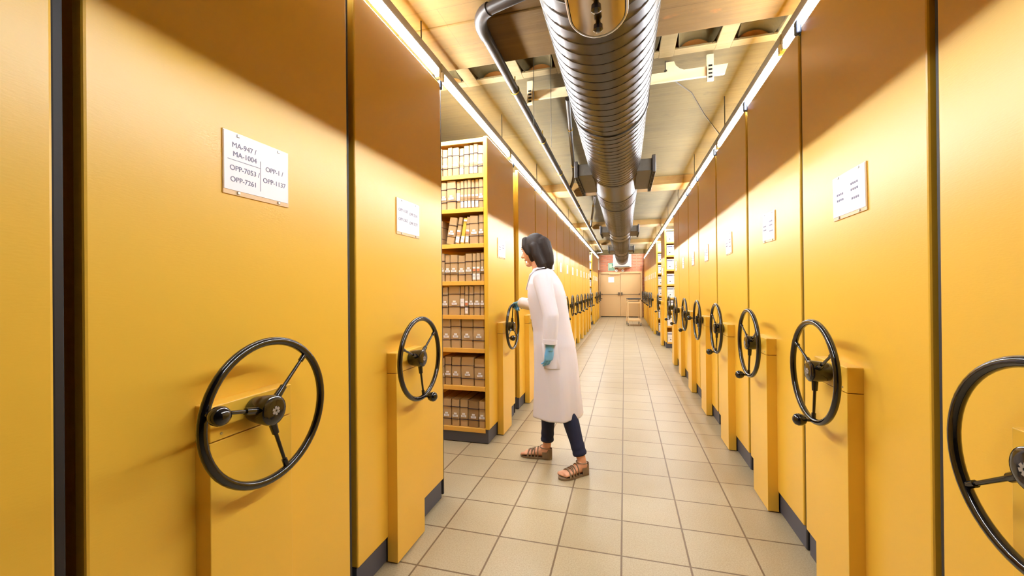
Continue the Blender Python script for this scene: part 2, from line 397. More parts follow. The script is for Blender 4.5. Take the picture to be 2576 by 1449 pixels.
def unit(side, y0, y1, label, phi=0.0, H=2.50, openside=0, cardkw=None, pedoff=-.05, seal=True, rowlen=3.4, wheel=True):
    """openside: +1 shelves seen on the local -y face for left row / world -y face"""
    yc, wd = (y0+y1)/2, y1-y0
    left = side < 0
    u = empty('mobile_shelving_unit', (XL if left else XR, yc, 0), 0 if left else PI)
    tag(u, label, 'shelving', 'yellow shelving units of the left row' if left else 'yellow shelving units of the right row')
    a, b = -wd/2, wd/2
    far = 1 if left else -1               # world +y in local y
    t = .036
    MB().box(-t, 0, a, b, .118, H, .006).build('end_panel', YEL, u)
    MB().box(-rowlen, -.012, a+.006, b-.006, .004, .118, .003).build('plinth', KICK, u)
    if not openside:
        m = MB().box(-rowlen, -t, a+.012, b-.012, .12, H-.02, .004)
        for q in range(1, 4): m.box(-t-.85*q-.02, -t-.85*q+.02, a+.006, b-.006, .12, H-.015)
        m.build('carcass', YEL, u)
    else:
        f = -far                          # local y sign of the face that looks at the camera
        yf = f*(wd/2-.004); yb = f*(wd/2-.40)
        lo, hi = min(yf, yb), max(yf, yb)
        other = (-f)*(wd/2-.004)
        MB().box(-rowlen, -t, min(yb, other), max(yb, other), .12, H-.02, .004).build('back_carcass', YEL, u)
        for x in (-1.05, -2.1, -3.1):
            MB().box(x-.018, x+.018, lo, hi, .12, H-.02, .003).build('upright', YELSH, u)
        for z in SHZ+[H-.012]:
            s_ = MB().box(-rowlen, -t, lo, hi, z-.026, z, .003)
            fl = yf
            s_.box(-rowlen, -t, fl-.006 if f > 0 else fl-.003, fl+.003 if f > 0 else fl+.006, z-.033, z+.002, .002)
            s_.build('shelf', YELSH, u)
    # drive cover
    py = pedoff
    MB().box(-.004, .05, py-.13, py+.13, .006, .872, .002).build('drive_cover', YEL, u)
    MB().box(-.004, .05, py-.13, py+.13, .8745, .966, .003).build('drive_cap', YEL, u)
    for sy in (-.1, .1): MB().lathe([(.0495, .004), (.0515, .003), (.0516, 0)], (0, py+sy, .89), n=10).build('screw', SCREW, u)
    if wheel: handwheel(u, py, phi)
    if seal:
        e = far*wd/2
        MB().box(-.05, -.006, min(e, e+far*.018), max(e, e+far*.018), .02, H-.03, .003).build('rubber_seal', RUB, u)
        ya, yb_ = min(e-far*.012, e+far*.022), max(e-far*.012, e+far*.022)
        if left: MB().box(-.062, .006, ya, yb_, H-.03, H+.018, .006).build('corner_cap', CAP, u)
        else: MB().box(-.05, .004, ya, yb_, H-.03, H+.012, .004).box(.003, .022, ya, yb_, H-.03, H+.034, .006).build('corner_cap', CAP, u)
    if cardkw is not None: card(u, **cardkw)
    return u

R_ = math.radians
TXT1 = [('MA-947 /', -.048, .045), ('MA-1004', -.046, .020), ('OPP-7053 /', -.046, -.020), ('OPP-7261', -.050, -.052), ('OPP-1 /', .056, .006), ('OPP-1137', .056, -.030)]
TXT2 = [('OPP-1138', -.055, .026), ('OPP-2261', .048, .020), ('OPP-2262', -.055, -.020), ('OPP-3277', .048, -.026)]
# left row
unit(-1, -.30, .519, 'yellow shelving unit cut off by the left edge of the photo', R_(40))
unit(-1, .564, 1.385, 'big yellow shelving unit nearest on the left, its card printed MA and OPP numbers', R_(167), cardkw=dict(cy=-.002, text=TXT1), pedoff=-.062)
unit(-1, 1.432, 2.248, 'yellow shelving unit on the left just before the open aisle of brown bundles', R_(-82), cardkw=dict(cy=.012, text=TXT2), pedoff=-.06)
unitC = unit(-1, 3.109, 3.912, 'open yellow shelving unit full of brown bundles, its handwheel held by the person', R_(205), openside=1, cardkw=dict(cy=-.03, marks=4), pedoff=-.045)
LEFT = [(4.10, 4.925), (4.965, 5.755), (5.79, 6.585), (6.62, 7.39), (7.42, 8.24), (8.28, 9.08), (9.12, 9.91), (9.95, 10.78), (10.82, 11.55), (11.59, 12.32), (12.36, 13.08)]
for i, (a, b) in enumerate(LEFT):
    unit(-1, a, b, 'yellow shelving unit, %s in the left row behind the unit of brown bundles' % ORD[i], R_(-85+(i*37) % 50-20), cardkw=dict(cy=.0+rnd.uniform(-.03, .03), marks=4, w=.21))
LEFT2 = [(14.2, 15.0), (15.04, 15.82), (15.86, 16.64), (16.68, 17.5)]
for i, (a, b) in enumerate(LEFT2):
    unit(-1, a, b, ['yellow unit facing the far left gap with white archive boxes on its shelves', 'yellow shelving unit, third from the far door in the left row', 'yellow shelving unit, second from the far door in the left row', 'yellow shelving unit nearest the far door in the left row'][i],
         R_(-80+i*15), openside=1 if i == 0 else 0, cardkw=dict(cy=0, marks=4))
# right row
RH = 2.475
unit(1, .53, 1.347, 'yellow shelving unit with a handwheel cut off by the right photo edge', R_(167+180-15), H=RH, pedoff=-.005)
RIGHT = [(1.384, 2.202), (2.229, 3.067), (3.11, 4.025), (4.07, 4.945), (4.985, 5.70), (5.735, 6.65), (6.685, 7.33)]
RL = ['yellow shelving unit nearest fully seen on the right, a large white card on it'] + ['yellow shelving unit, %s fully seen one in the right row' % ORD[i] for i in range(1, 6)] + ['yellow shelving unit on the right just before the gap with white archive boxes']
RC = [(.005, .230, .17), (-.01, .2, .17), (-.02, .18, .17), (.0, .18, .17), (0, .18, .17), (0, .16, .17), (0, .16, .17)]
RP = [-.047, -.045, -.01, .05, -.01, -.09, -.12]
RPH = [-90, -92, -95, 178, -90, -95, -92]
for i, (a, b) in enumerate(RIGHT):
    unit(1, a, b, RL[i], R_(RPH[i]), H=RH, pedoff=RP[i], cardkw=dict(cy=RC[i][0], w=RC[i][1], h=RC[i][2], zc=1.60, marks=5, tilt=R_([1.5, -1, 2, 0, 1, 0, 1][i])))
unit(1, 8.97, 9.80, 'yellow unit on the right with white archive boxes, nearer of the two open ones', R_(-90), H=RH, openside=1, cardkw=dict(cy=0, marks=4, zc=1.6))
unit(1, 11.25, 12.02, 'yellow unit on the right with white archive boxes, farther of the two open ones', R_(-85), H=RH, openside=1, cardkw=dict(cy=0, marks=4, zc=1.6))
RIGHT2 = [12.06+.845*i for i in range(7)]
for i, a in enumerate(RIGHT2):
    unit(1, a, a+.805, 'yellow shelving unit, %s from the far door in the right row' % ORD[6-i] if i < 6 else 'yellow shelving unit nearest the far door in the right row', R_(-90+(i*23) % 40-20), H=RH, cardkw=dict(cy=0, marks=4, zc=1.6))

# ------------------------------------------------------------------ paper bundles on the open unit
ROWN = ['bottom', 'second lowest', 'third lowest', 'fourth lowest', 'fourth highest', 'third highest', 'second highest', 'top']
rows = {  # shelf index -> from the aisle side going in: (width, height, kind, lean degrees)
    7: [(.047, .235, 'w', 0), (.038, .25, 's', 0), (.036, .245, 's', 0), (.046, .24, 'w', 0), (.041, .225, 's', 0), (.062, .235, 'w', 0), (.040, .24, 'p', 0)],
    6: [(.042, .235, 'w', 0), (.034, .24, 's', 0), (.030, .235, 's', 0), (.030, .24, 's', 0), (.031, .235, 's', 0), (.030, .235, 's', 0), (.036, .235, 'l', 0), (.086, .24, 'w', 0)],
    5: [(.045, .235, 'w', 0), (.08, .232, 'w', 0), (.036, .225, 's', 5), (.038, .215, 'y', 10), (.040, .225, 's', 10), (.076, .222, 'w', 10), (.03, .2, 'p', 2)],
    4: [(.031, .235, 'w', 0), (.036, .232, 's', 0), (.035, .23, 's', 0), (.063, .228, 'w', 0), (.064, .215, 'w', 0), (.068, .222, 'w', 0), (.05, .22, 'w', 0)],
    3: [(.035, .24, 'w', 0), (.058, .24, 'w', 0), (.044, .24, 'w', 0), (.032, .24, 's', 0), (.042, .24, 'l', 0), (.11, .24, 'w', 0)],
    2: [(.105, .245, 'w', 0), (.108, .245, 'w', 0), (.09, .245, 'w', 0)],
    1: [(.098, .225, 'w', 0), (.118, .235, 'w', 0), (.085, .23, 'w', 0)],
    0: [(.058, .215, 'w', 0), (.096, .215, 'k', 0), (.074, .22, 'w', 0), (.072, .22, 'w', 0)],
}
def bundle(x1, wd, z, h, kind, lean, label, yface):
    """aisle-side edge at world x1, standing on z, front face at yface"""
    b = empty('paper_bundle', (x1-wd/2, yface, z)); 
    if lean: b.rotation_euler = (0, R_(lean), 0)
    tag(b, label, 'bundle', 'paper bundles on the open yellow shelves')
    hw = wd/2-.0015; d = rnd.uniform(.29, .32)
    f = MB()
    rs = []
    # wrapped parcel: slightly bulging section, uneven top
    n = 5
    for k in range(n+1):
        zz = h*k/n; bul = 1-.05*abs(2*k/n-1)**2; j = rnd.uniform(-.0015, .0015)
        c = min(.006, hw*.3)
        x0, xx = -hw*bul+j*.3, hw*bul
        rs.append([Vector(p) for p in ((x0+c, 0+j, zz), (xx-c, 0+j, zz), (xx, c, zz), (xx, d-c, zz), (xx-c, d, zz), (x0+c, d, zz), (x0, d-c, zz), (x0, c, zz))])
    if kind in 'wskpl': rs[-1] = [p+Vector((0, 0, rnd.uniform(-.004, .002))) for p in rs[-1]]
    f.rings(rs)
    f.build('folder' if kind == 'y' else 'wrapper', {'y': YFOLD, 'k': KRAFT2}.get(kind, KRAFT), b)
    if kind != 'y':
        for zz in (.27*h, .72*h):
            zz += rnd.uniform(-.004, .004); o = .0012
            rs = []
            for dz in (-.0022, .0022):
                rs.append([Vector((-hw-o, -o-.002, zz+dz)), Vector((hw+o, -o-.002, zz+dz+rnd.uniform(-.001, .001))), Vector((hw+o, d+o, zz+dz)), Vector((-hw-o, d+o, zz+dz))])
            MB().rings(rs).build('tie_tape', TIE, b)
    lw = min(hw*.92, .023)
    lb = MB(); lb2 = MB(); st = MB(); has = False
    if kind in 'wk':
        zc = .37*h+.004; sx = rnd.uniform(-.15, .15)*max(0, hw-lw)
        lb.box(sx-lw, sx+lw, -.0045, -.0025, zc-.009, zc+.009); lb2.box(sx-lw*.55, sx+lw*.55, -.0045, -.0025, zc+.013, zc+.026)
    elif kind == 's':
        lb.box(-lw*.9, lw*.9, -.0045, -.0025, .012, .062); lb2.box(-lw*.85, lw*.85, -.0045, -.0025, .102, .117)
        st.box(-lw*.8, lw*.8, -.004, -.0025, .082, .100); has = True
    elif kind == 'y':
        lb.box(-lw*.9, lw*.9, -.0035, -.001, .012, .066); lb2.box(-lw*.9, lw*.9, -.0035, -.001, h-.028, h-.012)
    elif kind == 'l':
        lb.box(-lw*.95, lw*.95, -.0045, -.0025, .072, .135)
    if kind != 'p': 
        l = lb.build('label', PAPER, b)
        if kind != 'l': lb2.build('shelf_mark', PAPER, b)
        z0 = {'w': .37*h+.004, 'k': .37*h+.004, 's': .04, 'y': .04, 'l': .1}[kind]
        MB().box(-lw*.6, lw*.6, -.0052, -.0044, z0-.001, z0+.0012).box(-lw*.5, lw*.3, -.0052, -.0044, z0+.004, z0+.0055).build('print', INK, l)
    else: lb.bm.free()
    if has: st.build('sticker', ORA, b)
    else: st.bm.free()
    return b
for si, items in rows.items():
    x = XL-.036-.006; yf = 3.109+.018
    extra = [(rnd.choice((.05, .06, .08)), rnd.uniform(.22, .24), 'w', 0) for _ in range(2)]
    for k, (wd, h, kd, ln) in enumerate(items+extra):
        wd *= .985
        if ln: x -= .005
        nm = {'y': 'yellow folder leaning', 'k': 'crumpled brown paper bundle'}.get(kd, 'thin brown paper bundle' if wd < .05 else 'thick brown paper bundle')
        lab = '%s, %s from the aisle end on the %s shelf' % (nm, ORD[k], ROWN[si])
        sh = math.sin(R_(ln))*h if ln else 0
        b = bundle(x, wd, SHZ[si]+.001+(wd/2*math.sin(R_(ln)) if ln else 0), h, kd, ln, lab, yf+rnd.uniform(0, .012))
        if ln: b.location.x -= sh*.0
        x -= wd+.0015+(0.03 if (ln and k+1 < len(items) and items[k+1][3] < ln-4) else 0)

# ------------------------------------------------------------------ white archive boxes
def abox(wd, h, d, proto=[None]):
    if proto[0] is None:
        b = MB().box(-.5, .5, 0, 1, 0, 1).build('archive_box', BOXW)
        proto[0] = b
    b = empty('archive_box', (0, 0, 0))
    MB().box(-wd/2, wd/2, 0, d, 0, h, .003).build('carton', BOXW, b)
    MB().box(-wd/2+.006, wd/2-.006, -.0015, .001, h-.045, h-.022).build('label_band', BOXL, b)
    MB().lathe([(-.0015, .011), (.001, .011)], (0, 0, h*.28), 'y', 14).build('finger_hole', CUT, b)
    MB().box(-wd/2+.01, wd/2-.01, -.001, .001, h*.5, h*.5+.002).build('fold_line', BOXL, b)
    return b
def abox_wall(side, yface, n, zs, name, top):
    for si, z in enumerate(zs):
        for k in range(n):
            wd = .118; h = .215 if si else .205
            b = abox(wd, h, .32)
            off = .036+.008+wd/2+k*(wd+.004)
            b.location = ((XL-off) if side < 0 else (XR+off), yface, z+.001)
            tag(b, 'white archive box, %s from aisle, %s shelf, %s' % (ORD[k], ROWN[si], name), 'box', 'white archive boxes')
abox_wall(1, 8.97+.012, 2, SHZ, 'nearer open right unit', 0)
abox_wall(1, 11.25+.012, 2, SHZ, 'farther open right unit', 0)
abox_wall(-1, 14.2+.012, 2, SHZ, 'far open left unit', 0)
for o in [o for o in COL.objects if o.name == 'archive_box' and o.type == 'MESH']: bpy.data.objects.remove(o)

# ------------------------------------------------------------------ strip lights
def strip_light(x, z, y, L, side, label):
    s = empty('strip_light', (x, y, z)); tag(s, label, 'light', 'fluorescent strip lights above the %s row' % ('left' if side < 0 else 'right'))
    i = -side                              # towards the aisle
    xs = sorted((i*.011, -i*.012))
    MB().box(xs[0], xs[1], -L/2, L/2, .031, .085, .004).box(-.0015, .0015, -L/2+.03, L/2-.03, .012, .034).build('batten', BATT, s)
    MB().tube([(0, -L/2+.035, 0), (0, L/2-.035, 0)], .015, 10).build('lamp_tube', TUBE, s)
    for e in (-1, 1):
        MB().box(-.014, .014, e*(L/2-.02)-.014, e*(L/2-.02)+.014, -.020, .034, .004).build('lamp_holder', WHITE, s)
    # two drop rods to the ceiling
    for e in (1,):
        MB().tube([(-i*.006, e*L*.36, .08), (-i*.006, e*L*.36, 2.868-z)], .004, 8).build('hanger_rod', GALVD, s)
    return s
LP = 1.545; NL = 13
for i in range(NL-1):
    y = 1.49+LP*(i-1); LF = LP-.012
    if i == 0: y, LF = .36, .70
    strip_light(XL-.010, 2.552, y, LF, -1, 'white strip light over the left shelving row, %s from the camera end' % ORD[i])
    strip_light(XR+.015, 2.519, y+.2, LF, 1, 'white strip light over the right shelving row, %s from the camera end' % ORD[i])

# side aisle lamps: one over each open aisle, out of the camera's sight behind the closed units
def aisle_light(x, y, label):
    o = strip_light(x, 2.70, y, 1.5, -1, label); o.rotation_euler = (0, 0, PI/2)
aisle_light(-2.05, 2.62, 'strip light inside the side aisle facing the unit of brown bundles')
aisle_light(1.95, 8.2, 'strip light inside the side aisle facing the nearer white archive boxes')
# ------------------------------------------------------------------ air duct
DXc, DZc, DR = -.081, 2.454, .236
duct = tag(empty('air_duct', (DXc, 0, DZc)), 'galvanised spiral air duct hung along the middle of the ceiling', 'duct')
secs = [(-2.6, 4.0, 1), (4.0, 4.75, 0), (4.75, 7.9, 1), (7.9, 8.9, 0), (8.9, 11.9, 1), (11.9, 12.8, 0), (12.8, 15.7, 1), (15.7, 17.72, 0)]
for (a, b, rib) in secs:
    sct = MB(); N = 56
    sct.rings([[Vector((DR*math.cos(2*PI*k/N), y, DR*math.sin(2*PI*k/N))) for k in range(N)] for y in (a, b)], cap=False).build('duct_section', GALV, duct, smooth=True)
    if rib:
        n = int((b-a)/.078*32); pts = []
        for k in range(n+1):
            t = 2*PI*k/32; pts.append((DR*math.cos(t), a+.078*k/32, -DR*math.sin(t)))
        MB().tube(pts, .0034, 4).build('spiral_seam', GALVD, duct, smooth=True)
for y in [s[0] for s in secs[1:]]:
    MB().rings([[Vector(((DR+e)*math.cos(2*PI*k/56), y+dy, (DR+e)*math.sin(2*PI*k/56))) for k in range(56)] for dy, e in ((-.03, .0005), (-.028, .004), (-.002, .004), (0, .006), (.002, .004), (.028, .004), (.03, .0005))], cap=False).build('coupling', GALV, duct, smooth=True)
MB().box(-.37, .37, 17.7, 18.06, -.33, .22, .01).build('end_plenum', WHITE, duct)
MB().box(-.30, .30, 17.690, 17.705, -.315, -.290).build('plenum_slot', CUT, duct)
# access hatch (oval, wrapped on the underside)
def stadium(hs, hy, n=10):
    P = []
    for k in range(n+1):
        a = PI*k/n; P.append((hs*math.cos(a), hy-hs+hs*math.sin(a)))
    for k in range(n+1):
        a = PI+PI*k/n; P.append((hs*math.cos(a), -hy+hs+hs*math.sin(a)))
    return P
def wrap(s, y, e, yc): 
    a = s/DR; r = DR+e
    return Vector((r*math.sin(a), yc+y, -r*math.cos(a)))
HY = 1.355
def plate(hs, hy, e0, e1):
    m = MB(); rs = []
    for (f, e) in ((1, e0), (1, e1), (.8, e1), (.6, e1), (.4, e1), (.2, e1), (.02, e1)):
        rs.append([wrap(s*f, y*f, e, HY) for s, y in stadium(hs, hy, 14)])
    return m.rings(rs)
hat = plate(.105, .215, -.002, .008).build('access_hatch', GALV, duct, smooth=True)
plate(.088, .197, .006, .016).build('hatch_plate', HATCH, hat, smooth=True)
MB().tube([wrap(s, y, .012, HY) for s, y in stadium(.0965, .206, 14)], .0055, 8, closed=True).build('hatch_bead', SCREW, hat, smooth=True)
for y in (HY+.115, HY+.01):
    MB().lathe([(-DR-.013, .009), (-DR-.024, .009), (-DR-.028, .016), (-DR-.045, .017), (-DR-.05, .011), (-DR-.051, .001)][::-1], (0, y, 0), 'z', 16).build('hatch_knob', BLK, hat, smooth=True)
# side grilles
for gy in (4.27, 8.4, 12.35):
    for sg in (-1, 1):
        g = MB().box(*sorted((sg*.20, sg*.335)), gy-.36, gy+.36, -.125, -.015, .003).build('outlet_box', GALVD, duct)
        xo = sg*.335
        MB().box(*sorted((xo, xo+sg*.03)), gy-.40, gy+.40, -.15, .005, .003).build('grille_flange', GALV, g)
        lv = MB()
        for k in range(16):
            yy = gy-.36+.048*k; lv.box(*sorted((xo+sg*.004, xo+sg*.026)), yy-.012, yy+.012, -.152, -.149)
        lv.build('louvre_slots', CUT, g)
# hangers for the duct
for y in (.4, 2.66, 5.3, 8.4, 12.3, 16.0):
    MB().rings([[Vector(((DR+e)*math.cos(2*PI*k/48), y+dy, (DR+e)*math.sin(2*PI*k/48))) for k in range(48)] for dy, e in ((-.012, .001), (-.012, .006), (.012, .006), (.012, .001))], cap=False).build('hanger_band', GALVD, duct, smooth=True)
    MB().tube([(0, y, DR), (0, y, 2.88-DZc)], .006, 8).build('hanger_rod', GALVD, duct)

# ------------------------------------------------------------------ pipes
def arc(p0, c, p1, n=8):
    p0, c, p1 = Vector(p0), Vector(c), Vector(p1)
    return [p0*(1-t)**2+c*2*t*(1-t)+p1*t*t for t in [k/n for k in range(n+1)]]
pp = tag(empty('drain_pipe', (0, 0, 0)), 'long dark drain pipe along the ceiling left of the air duct', 'pipe')
PZ = 2.705
MB().tube([(-.40, 1.915, PZ+.04), (-.42, 1.921, PZ+.012), (-.45, 1.93, PZ), (-.64, 1.985, PZ)]+arc((-.64, 1.985, PZ), (-.735, 2.02, PZ), (-.75, 2.13, PZ))+[(-.765, 6, PZ-.002), (-.785, 10, PZ-.01), (-.81, 16.3, PZ-.02)]+arc((-.81, 16.3, PZ-.02), (-.815, 16.55, PZ-.02), (-1.0, 16.6, PZ-.02))+[(-1.7, 16.65, PZ-.02)], .029, 14).build('pipe_run', PIPE, pp, smooth=True)
MB().tube(arc((-.66, 1.99, PZ), (-.735, 2.02, PZ), (-.75, 2.13, PZ)), .034, 14).build('elbow', PIPE, pp, smooth=True)
MB().tube([(-.7505, 2.13, PZ), (-.751, 2.2, PZ)], .0335, 14).build('collar', PIPE, pp, smooth=True)
for y in (2.85, 3.9, 5.05, 7.2, 9.2, 11.5, 13.5, 15.4):
    x = -.75-.004*(y-2.1)
    MB().tube([(x+.032*math.cos(2*PI*k/14), y, PZ-.003+.032*math.sin(2*PI*k/14)) for k in range(14)], .004, 6, closed=True).tube([(x, y, PZ+.03), (x, y, 2.80)], .005, 6).build('pipe_clip', BRASS, pp, smooth=True)
for i, (a, b, c, d) in enumerate([((-.43, 3.3, 2.80), (-.63, 5.40, 2.79), (-.66, 5.72, 2.785), (-.755, 5.98, 2.725)), ((-.46, 6.9, 2.80), (-.72, 9.5, 2.79), (-.735, 9.75, 2.785), (-.78, 9.95, 2.72))]):
    bp = MB().tube([a, b]+arc(b, c, d), .021, 12).build('branch_pipe', PIPE, pp, smooth=True)
    A, B = Vector(a), Vector(b)
    for t in (.3, .85):
        P = A.lerp(B, t); MB().tube([(P.x+.024*math.cos(2*PI*k/12), P.y, P.z+.024*math.sin(2*PI*k/12)) for k in range(12)], .003, 6, closed=True).tube([(P.x, P.y, P.z+.022), (P.x, P.y, 2.868)], .003, 6).build('pipe_clip', BRASS, bp, smooth=True)

# ------------------------------------------------------------------ cross bar above the duct
tr = tag(empty('cross_bracket', (0, 3.09, 2.755)), 'cream steel bar crossing over the duct on two slotted hanging straps', 'bracket')
out = [(-.70, -.03), (.68, -.03), (.70, .035), (-.70, .035)]
MB().rings([[Vector((x, y, z)) for x, z in out] for y in (-.012, .012)]).build('cross_bar', TRAY, tr)
for sx in (-1, 1):
    prof = [(sx*.30, .035), (sx*.42, .035), (sx*.39, .05), (sx*.365, .075), (sx*.355, .105), (sx*.30, .105)]
    MB().rings([[Vector((x, y, z)) for x, z in prof] for y in (-.01, .01)]).build('corner_gusset', TRAY, tr)
for x in (-.69, .585):
    st = MB().box(x-.022, x+.022, -.03, -.014, -.075, .108, .002).build('slotted_strap', TRAY, tr)
    sl = MB()
    for k in range(4): sl.box(x-.012, x+.012, -.032, -.029, -.055+k*.026, -.043+k*.026)
    sl.build('strap_slots', CUT, st)
for x in (-.40, .30):
    MB().tube([(x, -.004, .03), (x, -.004, .112)], .006, 8).lathe([(.04, .011), (.052, .011)], (x, -.004, 0), 'z', 6).build('hanging_bolt', GALVD, tr)
for i, (x, y, zb) in enumerate(((-.60, 2.786, 2.41), (-.478, 2.781, 2.235))):
    wr = tag(MB().tube([(0, 0, 0), (0, 0, (3.01 if i == 0 else 2.895)-zb)], .0022, 6).build('hanging_wire', GALVD), ['thin bare wire hanging from the ceiling vaults beside the drain pipe', 'longer thin bare wire hanging from the ceiling vaults beside the duct'][i], 'wire')
    wr.location = (x, y, zb)

cb = tag(MB().tube([(.40, 3.40, 2.866), (.552, 3.633, 2.866), (.734, 4.126, 2.866), (.968, 4.682, 2.866), (1.25, 5.3, 2.866)], .004, 6).build('ceiling_cable', PIPE), 'thin dark cable running slantwise across the ceiling right of the duct', 'cable')
# ------------------------------------------------------------------ trolley near the door
ct = tag(empty('trolley', (.31, 13.95, 0), R_(4)), 'cream two-tier trolley with a dark top tray parked by the far door', 'trolley')
for sx in (-.2, .2):
    for sy in (0, .6):
        MB().box(sx-.014, sx+.014, sy-.014, sy+.014, .10, .90, .004).build('post', CART, ct)
        cs = MB().box(sx-.010, sx+.010, sy-.012, sy+.012, .06, .105, .003).build('caster', GALVD, ct)
        MB().lathe([(-.014, .03), (-.012, .045), (.012, .045), (.014, .03)], (sx, sy, .046), 'x', 16).build('caster_wheel', TYRE, cs, smooth=True)
MB().box(-.2, .2, -.01, .61, .15, .21, .006).build('lower_shelf', CART, ct)
MB().box(-.2, .2, -.01, .61, .745, .80, .006).build('upper_shelf', CART, ct)
MB().box(-.21, .21, -.02, .62, .872, .905, .006).build('top_tray', RUB, ct)

# ------------------------------------------------------------------ person
per = MB()
HD = Vector((-.632, 2.925, 1.535))
Th = Matrix.Translation(HD) @ Matrix.Rotation(R_(166), 4, 'Z') @ Matrix.Rotation(R_(8), 4, 'Y')   # face looks along local +X, tipped down
def headfn(p):
    x, y, z = p
    if z < 0:
        t = -z/.115; y *= 1-.30*t*t; 
        if x < 0: x *= 1-.35*t
        else: x *= 1-.10*t
    if x > 0: x *= .97; 
    return Vector((x, y, z))
per.ell((0, 0, 0), (.094, .074, .115), 24, 18, headfn, Th)
per.tube([Th @ Vector(p) for p in ((.086, 0, .012), (.100, 0, -.012), (.108, 0, -.026))], [.008, .010, .013], 8, round_ends=True)   # nose
per.tube([Th @ Vector(p) for p in ((.090, -.012, -.031), (.090, .012, -.031))], .009, 8, round_ends=True)
per.ell((.064, 0, -.090), (.022, .027, .019), 12, 8, T=Th)                                           # chin
per.tube([Th @ Vector(p) for p in ((.082, -.04, .026), (.090, 0, .028), (.082, .04, .026))], .010, 8, round_ends=True)   # brow
per.tube([Th @ Vector(p) for p in ((.079, -.022, -.055), (.086, 0, -.054), (.079, .022, -.055))], .008, 8, round_ends=True)  # mouth
for s_ in (-1, 1): per.ell((-.005, s_*.073, -.012), (.017, .009, .030), 12, 8, T=Th)                 # ears
per.tube([Th @ Vector((-.02, 0, -.06)), (-.60, 2.92, 1.40), (-.565, 2.915, 1.33)], [.055, .052, .07], 14, round_ends=True)
def loft(mb, secs, n=28, fn=None):
    rs = []
    for (z, cx, cy, a, b) in secs:
        rs.append([Vector((cx+a*math.cos(2*PI*k/n)*(fn(z, 2*PI*k/n) if fn else 1), cy+b*math.sin(2*PI*k/n)*(fn(z, 2*PI*k/n) if fn else 1), z)) for k in range(n)])
    return mb.rings(rs)
BODY = [(.80, -.475, 2.90, .11, .165), (.95, -.50, 2.905, .10, .14), (1.10, -.525, 2.91, .105, .15), (1.25, -.55, 2.915, .105, .165), (1.34, -.56, 2.915, .08, .15), (1.385, -.57, 2.915, .05, .07)]
loft(per, BODY)
RS, RE, RW = Vector((-.585, 3.085, 1.325)), Vector((-.70, 3.29, 1.12)), Vector((-.885, 3.475, 1.135))
LS, LE, LW = Vector((-.545, 2.745, 1.325)), Vector((-.475, 2.685, 1.07)), Vector((-.485, 2.675, .865))
per.tube([(-.56, 2.95, 1.32), RS, RE, RW], [.05, .045, .035, .024], 12, round_ends=True)
per.tube([(-.55, 2.87, 1.32), LS, LE, LW], [.05, .045, .035, .024], 12, round_ends=True)
LEGS = {}
def leg(hip, knee, ank, rs):
    per.tube([hip, knee, ank], rs, 14, round_ends=True)
RA, LA = Vector((-.565, 2.967, .085)), Vector((-.288, 2.775, .085))
RH_, RK = Vector((-.475, 2.985, .84)), Vector((-.545, 2.978, .46))
LH_, LK = Vector((-.465, 2.815, .84)), Vector((-.395, 2.805, .45))
leg(RH_, RK, RA, [.075, .046, .030]); leg(LH_, LK, LA, [.075, .046, .030])
FEET = [(Vector((-.530, 2.962, 0)), R_(177), .235), (Vector((-.252, 2.798, 0)), R_(180+39), .225)]
def foot_prof(t):  # t 0 heel .. 1 toe base : half width, height
    P = [(0, .022, .055), (.12, .030, .078), (.28, .030, .082), (.45, .032, .060), (.62, .040, .044), (.78, .044, .032), (.86, .040, .026)]
    for (a, b) in zip(P, P[1:]):
        if a[0] <= t <= b[0]:
            q = (t-a[0])/(b[0]-a[0]); return a[1]+(b[1]-a[1])*q, a[2]+(b[2]-a[2])*q
    return P[-1][1], P[-1][2]
for (o, ang, L) in FEET:
    T = Matrix.Translation(o) @ Matrix.Rotation(ang, 4, 'Z')
    rs = []
    for k in range(13):
        t = .01+.85*k/12; hw, h = foot_prof(t)
        if k == 0: hw *= .6; h *= .7
        rs.append([T @ Vector((t*L, hw*math.cos(a), .014+h*.5+h*.5*math.sin(a))) for a in [2*PI*q/16 for q in range(16)]])
    per.rings(rs)
    sd = 1 if o.x < -.4 else -1      # big toe side
    for q in range(5):
        yy = sd*(.031-.0155*q)*(-1 if False else 1); r = .0115 if q == 0 else .0085-.0006*q
        ln = .985-.025*q*(q > 0)-.005*q
        per.tube([T @ Vector((.80*L, yy*.9, .014+r+.004)), T @ Vector(((.80+(ln-.80)*.6)*L, yy, .014+r+.003)), T @ Vector((ln*L-r, yy, .014+r))], [r*1.05, r, r*.95], 10, round_ends=True)
person = per.build('person', SKIN, rem=.0055, smoothing=3)
tag(person, 'woman in a white lab coat, blue gloves and navy jeans stepping to turn a handwheel', 'person')
# eyes, brows, lips
for s_ in (-1, 1):
    MB().ell((.081, s_*.030, .012), (.008, .013, .007), 12, 8, T=Th).build('eye', EYEW, person, smooth=True)
    MB().tube([Th @ Vector(p) for p in ((.089, s_*.014, .034), (.091, s_*.03, .040), (.079, s_*.046, .034))], [.003, .0035, .002], 6, round_ends=True).build('eyebrow', HAIR, person, smooth=True)
MB().tube([Th @ Vector(p) for p in ((.084, -.02, -.0555), (.0915, 0, -.0545), (.084, .02, -.0555))], [.002, .0055, .002], 8, round_ends=True).build('lips', LIP, person, smooth=True)
# hair
hr = MB()
def hairfn(p):
    x, y, z = p
    if x > .035: # open the face
        k = min(1, (x-.035)/.05)
        if z < .062: x = .035+(x-.035)*.25*(1)
    if z < 0: y *= 1.02
    return Vector((x, y, z))
hr.ell((-.010, 0, .014), (.100, .084, .117), 28, 18, hairfn, Th)
